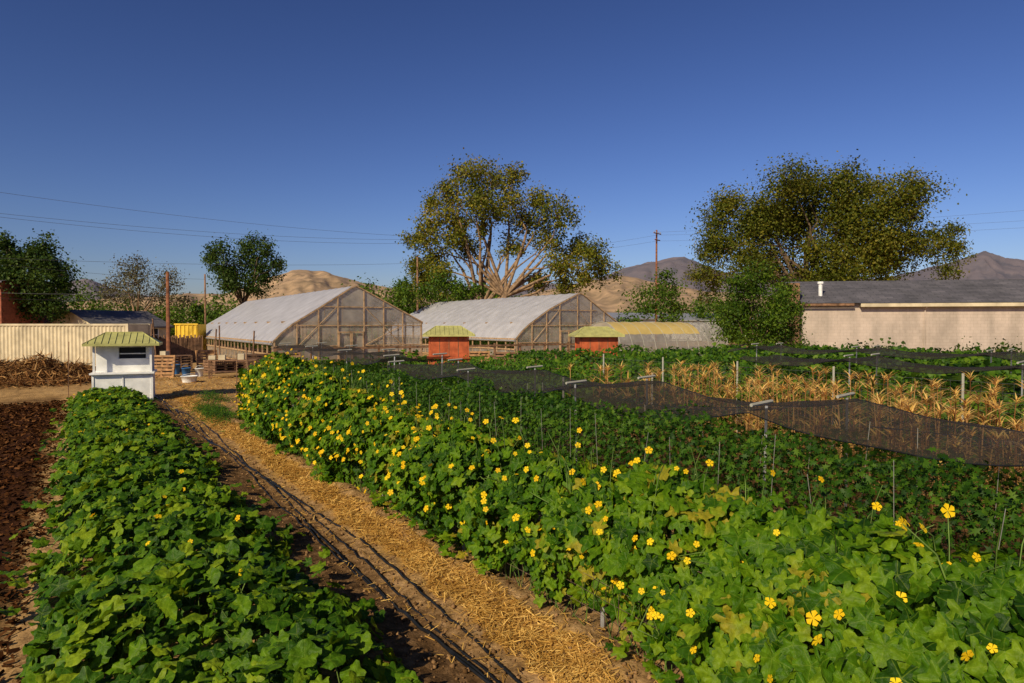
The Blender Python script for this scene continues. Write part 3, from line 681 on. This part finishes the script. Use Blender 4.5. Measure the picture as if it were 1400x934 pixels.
X_,Y_=pos(261,58);G=Geo();G.box((0,0,1.4),(1.9,1.6,2.4))
for i in range(6): G.box((-.85+i*.34,-.83,1.4),(.08,.06,2.3))
G.box((0,-.84,2.6),(2.0,.1,.12));G.box((0,-.84,.22),(2.0,.1,.12))
yb=G.obj('bin_body',M['yellow'],bevel=.01);G=Geo();G.box((0,0,.1),(1.8,1.4,.2));group('yellow_storage_bin',[yb,G.obj('skids',M['dark_int'])],(X_,Y_,0),-YAW)
p0=np.array(pos(212,45));p1=np.array(pos(278,47));G=Geo();nb=34
for i in range(nb):
    q=p0+(p1-p0)*i/nb;h=1.75+.12*math.sin(i*2.3);G.box((q[0],q[1],h/2),(.1,.03,h),-YAW,rng.normal(0,.012))
G.obj('board_fence',M['woodd'])
def pallet(x_,y_,r,stand=False,stack=1):
    G=Geo()
    for s in range(stack):
        z=.14*s
        for i in range(7): G.box((0,-.5+i*.166,.13+z),(1.2,.1,.02))
        for i in(-.55,0,.55): G.box((i,0,.07+z),(.09,1.1,.09))
        for i in(-.45,0,.45): G.box((0,i,.012+z),(1.2,.1,.02))
    o=G.obj('wooden_pallet',M['wood'] if rng.uniform()<.4 else M['woodd']);o.location=(x_,y_,0);o.rotation_euler=(math.radians(78) if stand else 0,0,r)
    if stand:o.location.z=.5
for (p,d_,r,s_,k) in((300,36,.4,0,5),(330,37,.1,0,4),(352,34.5,.3,1,1),(372,35,-.2,1,1),(222,33,-.5,1,1),(282,40,.2,1,1),(245,38,.0,0,6),(395,36.5,-.4,1,1),(560,37,-.4,1,1),(540,36,-.3,0,4),(655,38,-.4,1,1),(690,37,-.4,1,1),(720,37,-.5,0,5),(760,37,-.5,1,1)):
    pallet(*pos(p,d_),r,bool(s_),k)
def bucket(name,p,d_,r,h,mat):
    G=Geo();x_,y_=pos(p,d_);G.tube([(0,0,0),(0,0,h*.9),(0,0,h*.9),(0,0,h)],[r*.82,r,r*1.08,r*1.08],18);G.tube([(0,0,h*.15),(0,0,h*.14)],[r*.8,.01],18);G.tube([(-r,0,h*.95),(-r*.7,-.1,h*1.25),(0,-.12,h*1.35),(r*.7,-.1,h*1.25),(r,0,h*.95)],.008,5)
    o=G.obj(name,mat,True);o.location=(x_,y_,0)
bucket('white_tub',258,30,.33,.28,M['white']);bucket('blue_bucket',254,33,.2,.45,M['blue']);bucket('white_bucket',272,33.5,.2,.4,M['white']);bucket('blue_bucket',240,35,.2,.5,M['blue'])
def worktable(p,d_,r):
    x_,y_=pos(p,d_);G=Geo();G.box((0,0,.85),(2.2,.8,.05))
    for sx in(-1,1):
        for sy in(-1,1): G.box((sx*1.0,sy*.33,.41),(.07,.07,.82))
    G.box((0,0,.3),(1.9,.6,.03));A=[G.obj('table',M['woodd'])]
    G=Geo()
    for i in (0,1,3): G.box((-.9+i*.42,.05*(i%2),.98),(.30,.4,.18+.05*i))
    A.append(G.obj('crates',M['cream']));group('work_table',A,(x_,y_,0),r)
worktable(318,32.5,-.3);worktable(215,36,-.6)
G=Geo()
for (p,d_,h,lx) in((205,40,2.6,.1),(214,41,2.9,-.2),(292,39,2.3,.15),(300,42,2.5,.0),(345,38,2.2,.1)):
    x_,y_=pos(p,d_);G.tube([(x_,y_,0),(x_+lx,y_,h)],.045,6,True)
G.obj('timber_stakes',M['woodd'])
G=Geo()
for i in range(16):
    x_=8.5+i*1.9;G.box((x_,36.5,.7),(.1,.1,1.4))
    if i<15: G.box((x_+.95,36.44,1.25),(1.9,.03,.12));G.box((x_+.95,36.44,.6),(1.9,.03,.12))
G.obj('timber_fence',M['woodd'])
for (x0,y0,w,l,n) in((12,33,5,1.2,2600),(20,33,4,1.5,2400),(27,31,5,2,2600)):
    x=rng.uniform(x0-w,x0+w,n);y=y0+rng.normal(0,l*.4,n);z=rng.uniform(0,1.1,n)*fbm(x*.9,y*.9,5)*1.4
    scatter('garden_shrubs',FL,np.stack([x,y,z],1),np.array([-.2,-.4,1])+rnd(n,.5),rnd(n),rng.uniform(.09,.2,n),M['field'])
n=10000;x0,y0=pos(55,29.5);u=rng.normal(0,1,n);w=rng.normal(0,1,n);P=np.stack([x0+u*1.6,y0+w*.9,np.maximum(.03,(.75+.6*vn(u*2,w*2,3))*np.exp(-(u**2+w**2)/2.8)*rng.uniform(.2,1.1,n)**.6)],1)
T=rnd(n);T[:,2]*=.35
scatter('brush_pile',[blade(3,.03,.2),blade(3,.08,.4)],P,rnd(n),T,rng.uniform(.12,.5,n),M['twig'])
x0,y0=pos(-30,31);P2_=P+np.array([x0-pos(55,29.5)[0],y0-pos(55,29.5)[1],0]);scatter('brush_pile',[blade(3,.03,.2),blade(3,.08,.4)],P2_[:5000],rnd(5000),T[:5000],rng.uniform(.12,.5,5000),M['twig'])

# ---------------------------------------------------------------- trees
def tree(name,p,d,base_r,fork,clumps,mat,leaf=.24,dens=1.1,bark='bark',depth=1.0,droop=0,trunks=1,lf=0.28,seed=0,grow=1.0,br_=.36):
    r_=np.random.default_rng(seed);k=d/FPX;bx_,by_=pos(p,d)
    G=Geo();P=[];Nn=[];S=[]
    cl=[]
    for (cx,cy,cr) in clumps:
        R=cr*k*grow;u=(cx-700)*k;w=r_.uniform(-1,1)*depth*R*1.6
        q=np.array(cf(u,d+w));z=CAM_H+(HY-cy)*k;cl.append((q[0],q[1],z,R))
    starts=[]
    for t in range(trunks):
        off=(t-(trunks-1)/2)*base_r*2.2
        s0=np.array([bx_+off*Rv[0],by_+off*Rv[1],-.2]);f_=np.array([bx_+off*2.4*Rv[0]+r_.normal(0,.3),by_+off*2.4*Rv[1],fork*(1+.2*r_.normal())])
        mid=(s0+f_)/2+r_.normal(0,base_r*.5,3)*[1,1,0]
        G.tube([s0,mid,f_],[base_r*1.15,base_r*.85,base_r*.7],9);starts.append(f_)
    for i,(a,b_,z,R) in enumerate(cl):
        s0=starts[i%len(starts)]
        c=np.array([a,b_,z]);Lc=np.linalg.norm(c-s0);m_=s0*.5+c*.5+np.array([0,0,.12*Lc])+r_.normal(0,.07*Lc,3);m2=s0*.25+m_*.65+c*.1+r_.normal(0,.02*Lc,3);m3=m_*.45+c*.55+r_.normal(0,.05*Lc,3)
        br=base_r*br_;G.tube([s0,m2,m_,m3,c],[br,br*.75,br*.5,br*.33,br*.15],6)
        nsub=12
        for j in range(nsub):
            dv=r_.normal(0,1,3);dv[2]=dv[2]*.8+.15;dv/=np.linalg.norm(dv);sc=c+dv*R*r_.uniform(.3,1.0)
            G.tube([m3*.3+c*.7,(c+sc)/2+r_.normal(0,.08*R,3),sc+dv*R*.15],[br*.22,br*.13,.012],4)
            n_=int(dens*(R/k)**2/nsub);sg=R*lf*r_.uniform(.7,1.35)
            pp=sc+r_.normal(0,1,(n_,3))*[sg,sg,sg*.8]
            if droop: pp[:,2]-=droop*np.abs(r_.normal(0,1,n_))*R*.5
            P.append(pp);Nn.append(norm(pp-c)*.6+np.array([0,0,.5])+r_.normal(0,.6,(n_,3)));S.append(r_.uniform(leaf*.6,leaf*1.3,n_))
    P=np.concatenate(P);Nn=np.concatenate(Nn);S=np.concatenate(S)
    lv=scatter('crown_foliage',[LQ,LQ2],P,Nn,rnd(len(P))+np.array([0,0,-.8*(1 if droop else .3)]),S,M[mat])
    return group(name,[lv,G.obj('trunk_and_limbs',M[bark],True)])
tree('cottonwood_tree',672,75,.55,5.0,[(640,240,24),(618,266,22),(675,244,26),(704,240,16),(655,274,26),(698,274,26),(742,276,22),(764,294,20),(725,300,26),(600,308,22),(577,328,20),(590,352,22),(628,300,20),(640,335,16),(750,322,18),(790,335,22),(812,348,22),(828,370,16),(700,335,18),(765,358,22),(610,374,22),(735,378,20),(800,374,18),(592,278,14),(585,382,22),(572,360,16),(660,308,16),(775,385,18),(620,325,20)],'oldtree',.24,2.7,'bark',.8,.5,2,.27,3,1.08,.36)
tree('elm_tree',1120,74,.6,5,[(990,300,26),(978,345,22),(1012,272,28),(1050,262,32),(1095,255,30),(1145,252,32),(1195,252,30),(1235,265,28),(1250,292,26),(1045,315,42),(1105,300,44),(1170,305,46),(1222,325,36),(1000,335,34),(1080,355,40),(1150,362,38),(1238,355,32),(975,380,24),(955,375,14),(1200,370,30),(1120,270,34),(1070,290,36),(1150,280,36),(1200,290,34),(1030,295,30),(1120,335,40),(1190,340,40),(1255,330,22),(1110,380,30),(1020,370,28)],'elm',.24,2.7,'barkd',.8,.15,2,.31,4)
tree('elm_tree',1290,76,.22,5,[(1290,318,18),(1306,312,14),(1275,345,18),(1300,345,18),(1285,370,16),(1292,332,16)],'elm',.22,2.4,'barkd',.8,.3,1,.32,5)
tree('box_elder_tree',1040,40,.14,1.2,[(1035,375,18),(1008,392,20),(1058,398,22),(995,425,20),(1032,415,28),(1075,425,20),(1012,450,24),(1055,450,26),(1085,450,15),(1035,475,25),(1075,475,18),(1035,395,20),(1045,430,25)],'green',.13,3.0,'barkd',.9,.2,1,.32,6)
tree('poplar_tree',905,70,.16,2.5,[(912,375,12),(893,398,16),(922,395,14),(905,412,20),(885,420,14),(932,418,14),(910,435,18),(908,392,13)],'green',.22,2.0,'barkd',.8,.2,1,.35,7)
tree('maple_tree',40,62,.3,3,[(15,335,18),(42,337,18),(62,352,18),(5,355,26),(40,362,30),(80,372,20),(92,392,14),(15,392,28),(60,398,28),(30,420,28),(80,418,20),(-25,370,28),(-20,410,30),(25,375,26)],'dark',.22,3.0,'barkd',.9,.1,1,.30,8)
tree('maple_tree',328,88,.36,5,[(335,336,18),(305,345,18),(360,344,16),(376,360,14),(290,352,14),(330,358,26),(355,375,20),(300,372,20),(320,392,18),(345,395,16),(320,375,20)],'dark',.27,3.0,'barkd',.9,.1,1,.30,9)
tree('locust_tree',190,82,.26,3.5,[(170,374,16),(195,366,18),(222,374,16),(238,392,16),(155,390,15),(195,388,22),(215,405,20),(170,405,20),(250,408,14),(140,405,14)],'grey',.2,2.0,'bark',.9,.1,1,.36,10)
tree('small_green_tree',610,68,.2,2,[(605,388,18),(580,398,16),(630,398,16),(560,405,14),(545,398,14),(650,400,14)],'green',.22,2.6,'barkd',.9,.1,1,.32,12)
P=[];S=[];Nn=[]
r_=np.random.default_rng(5)
for i in range(230):
    p=r_.uniform(-250,1650)
    if 385<p<478 and r_.uniform()<.8: continue
    if 770<p<985 and r_.uniform()<.5: continue
    d_=r_.uniform(95,140);k=d_/FPX;hh=r_.uniform(8,50)*(1.2 if p<260 or 480<p<760 else .7);R=r_.uniform(12,22)*k
    q=pos(p,d_);zc=max(CAM_H+(hh-10)*k-R*.5,1.5)
    for j in range(5):
        c=np.array([q[0],q[1],zc])+r_.normal(0,.5*R,3);n_=130;pp=c+r_.normal(0,.42*R,(n_,3));P.append(pp);Nn.append(norm(pp-c)+np.array([0,0,.5])+r_.normal(0,.5,(n_,3)));S.append(r_.uniform(.25,.55,n_))
    n_=60;pp=np.stack([q[0]+r_.normal(0,R,n_),q[1]+r_.normal(0,R,n_),r_.uniform(0,zc,n_)],1);P.append(pp);Nn.append(r_.normal(0,1,(n_,3)));S.append(r_.uniform(.4,.8,n_))
P=np.concatenate(P);Nn=np.concatenate(Nn);S=np.concatenate(S)
scatter('distant_trees',[LQ,LQ2],P,Nn,rnd(len(P)),S,M['green'])

# ---------------------------------------------------------------- poles & wires
def upole(name,p,d,ztop,r,mat,arm=True):
    x_,y_=pos(p,d);G=Geo();G.tube([(0,0,-.2),(0,0,ztop)],[r,r*.7],10,True);A=[G.obj('pole',mat,True)]
    if arm:
        G=Geo();G.box((0,-.12,ztop-.5),(2.2,.1,.12));G.box((0,-.12,ztop-1.4),(1.6,.1,.12));A.append(G.obj('crossarms',mat))
        G=Geo()
        for a in(-.95,-.4,.4,.95): G.tube([(a,-.12,ztop-.44),(a,-.12,ztop-.24)],.05,7,True)
        A.append(G.obj('insulators',M['steel']))
    return group(name,A,(x_,y_,0),-YAW+.9)
upole('utility_pole',897,95,zz(315,95),.17,M['pole'])
upole('utility_pole',571,73,zz(350,73),.13,M['woodd'],False)
upole('timber_post',230,38,zz(372,38),.12,M['pole'],False)
upole('utility_pole',281,75,zz(375,75),.12,M['woodd'],False)
def wires(lst):
    G=Geo()
    for (p0,d0,y0,p1,d1,y1,sg) in lst:
        a=np.array([*pos(p0,d0),zz(y0,d0)]);b_=np.array([*pos(p1,d1),zz(y1,d1)])
        G.tube([tuple(a+(b_-a)*t-np.array([0,0,sg*4*t*(1-t)])) for t in np.linspace(0,1,24)],.010,4)
    G.obj('power_lines',M['wire'])
wires([(-120,42,246,571,73,324,.5),(-120,42,279,571,73,328,.6),(-120,42,283,571,73,333,.7),(-120,42,348,571,73,360,.4),(-100,45,350,281,75,382,.3),(571,73,352,897,95,322,.6),(571,73,356,897,95,330,.6),
 (897,95,318,1560,75,275,.4),(897,95,322,1560,75,292,.4),(897,95,330,1560,75,302,.4),(-100,45,395,230,38,400,.2),(-100,45,405,281,75,410,.2)])

# ---------------------------------------------------------------- hills
def ridge(name,prof,d0,d1,mat,seed,amp):
    ps=np.arange(-700,2100,3.0);hp=np.interp(ps,[a for a,_ in prof],[b for _,b in prof])
    hp=hp+amp*(fbm(ps*.012,ps*0+1,seed,6)-.5)*2
    nr=46;rows=[]
    for j in range(nr+8):
        t=j/nr;d_=d0+(d1-d0)*t;tt=min(t,1)
        prof_t=(tt*tt*(3-2*tt))**.8 if t<=1 else 1-(t-1)*3
        h=hp/FPX*d1*prof_t
        er=(np.abs(fbm(ps*.03+tt*1.2,ps*0+tt*4,seed+9,5)-.5)*2)
        h=h*(1-.45*er*(1-tt)*tt*2.6)
        u=(ps-700)/FPX*d_
        xx=d_*Fv[0]+u*Rv[0];yy=d_*Fv[1]+u*Rv[1];rows.append(np.stack([xx,yy,h-3],-1))
    V=np.stack(rows);h_,w_=V.shape[:2];I=np.arange(h_*w_).reshape(h_,w_)
    Q=np.stack([I[:-1,:-1],I[:-1,1:],I[1:,1:],I[1:,:-1]],-1).reshape(-1,4)
    mesh_np(name,V.reshape(-1,3),Q,mat,smooth=True)
M['hill']=plain('dry_grass_hill',(.38,.255,.15),.95,.15,.02,c2=(.21,.15,.09),detail=14)
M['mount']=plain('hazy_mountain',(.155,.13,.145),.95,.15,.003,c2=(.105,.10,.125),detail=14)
ridge('hills',[(-700,30),(100,36),(300,44),(350,62),(400,76),(440,74),(500,60),(560,46),(700,40),(770,55),(850,70),(900,58),(980,45),(1100,40),(1400,40),(2100,30)],1300,2600,M['hill'],3,6)
ridge('mountains',[(-700,30),(60,50),(120,64),(160,50),(240,34),(500,40),(780,58),(850,80),(900,86),(935,92),(990,72),(1200,60),(1290,84),(1345,100),(1400,88),(1500,70),(2100,60)],5200,9000,M['mount'],8,8)

# ---------------------------------------------------------------- light
SUN_AZ=math.radians(244);SUN_EL=math.radians(32)
sd=Vector((math.sin(SUN_AZ)*math.cos(SUN_EL),math.cos(SUN_AZ)*math.cos(SUN_EL),math.sin(SUN_EL)))
l=D.lights.new('sun','SUN');l.energy=5.0;l.angle=math.radians(.5);l.color=(1,.85,.58)
so=link(D.objects.new('sun',l));so.rotation_euler=sd.to_track_quat('Z','Y').to_euler();so.location=(0,0,40)
w=D.worlds.new('World');scene.world=w;w.use_nodes=True;nt=w.node_tree;nt.nodes.clear()
o=nt.nodes.new('ShaderNodeOutputWorld');bg=nt.nodes.new('ShaderNodeBackground');sk=nt.nodes.new('ShaderNodeTexSky')
sk.sky_type='NISHITA';sk.sun_disc=False;sk.sun_elevation=SUN_EL;sk.sun_rotation=SUN_AZ;sk.air_density=1.0;sk.dust_density=.6;sk.ozone_density=3.0
ga=nt.nodes.new('ShaderNodeGamma');ga.inputs['Gamma'].default_value=1.45
mt=nt.nodes.new('ShaderNodeMix');mt.data_type='RGBA';mt.blend_type='MULTIPLY';mt.inputs[0].default_value=1;mt.inputs[7].default_value=(.60,.56,.72,1)
nt.links.new(sk.outputs[0],ga.inputs['Color']);nt.links.new(ga.outputs[0],mt.inputs[6]);nt.links.new(mt.outputs[2],bg.inputs[0]);bg.inputs[1].default_value=.05;nt.links.new(bg.outputs[0],o.inputs[0])
scene.view_settings.view_transform='Standard';scene.view_settings.look='None';scene.view_settings.exposure=0
# ---------------------------------------------------------------- camera
cam=D.cameras.new('camera');cam.lens=24;cam.sensor_width=36;cam.clip_end=40000;cam.clip_start=.05
co=link(D.objects.new('camera',cam));co.location=(0,0,CAM_H);co.rotation_euler=(math.radians(90-1.35),0,-YAW)
scene.camera=co
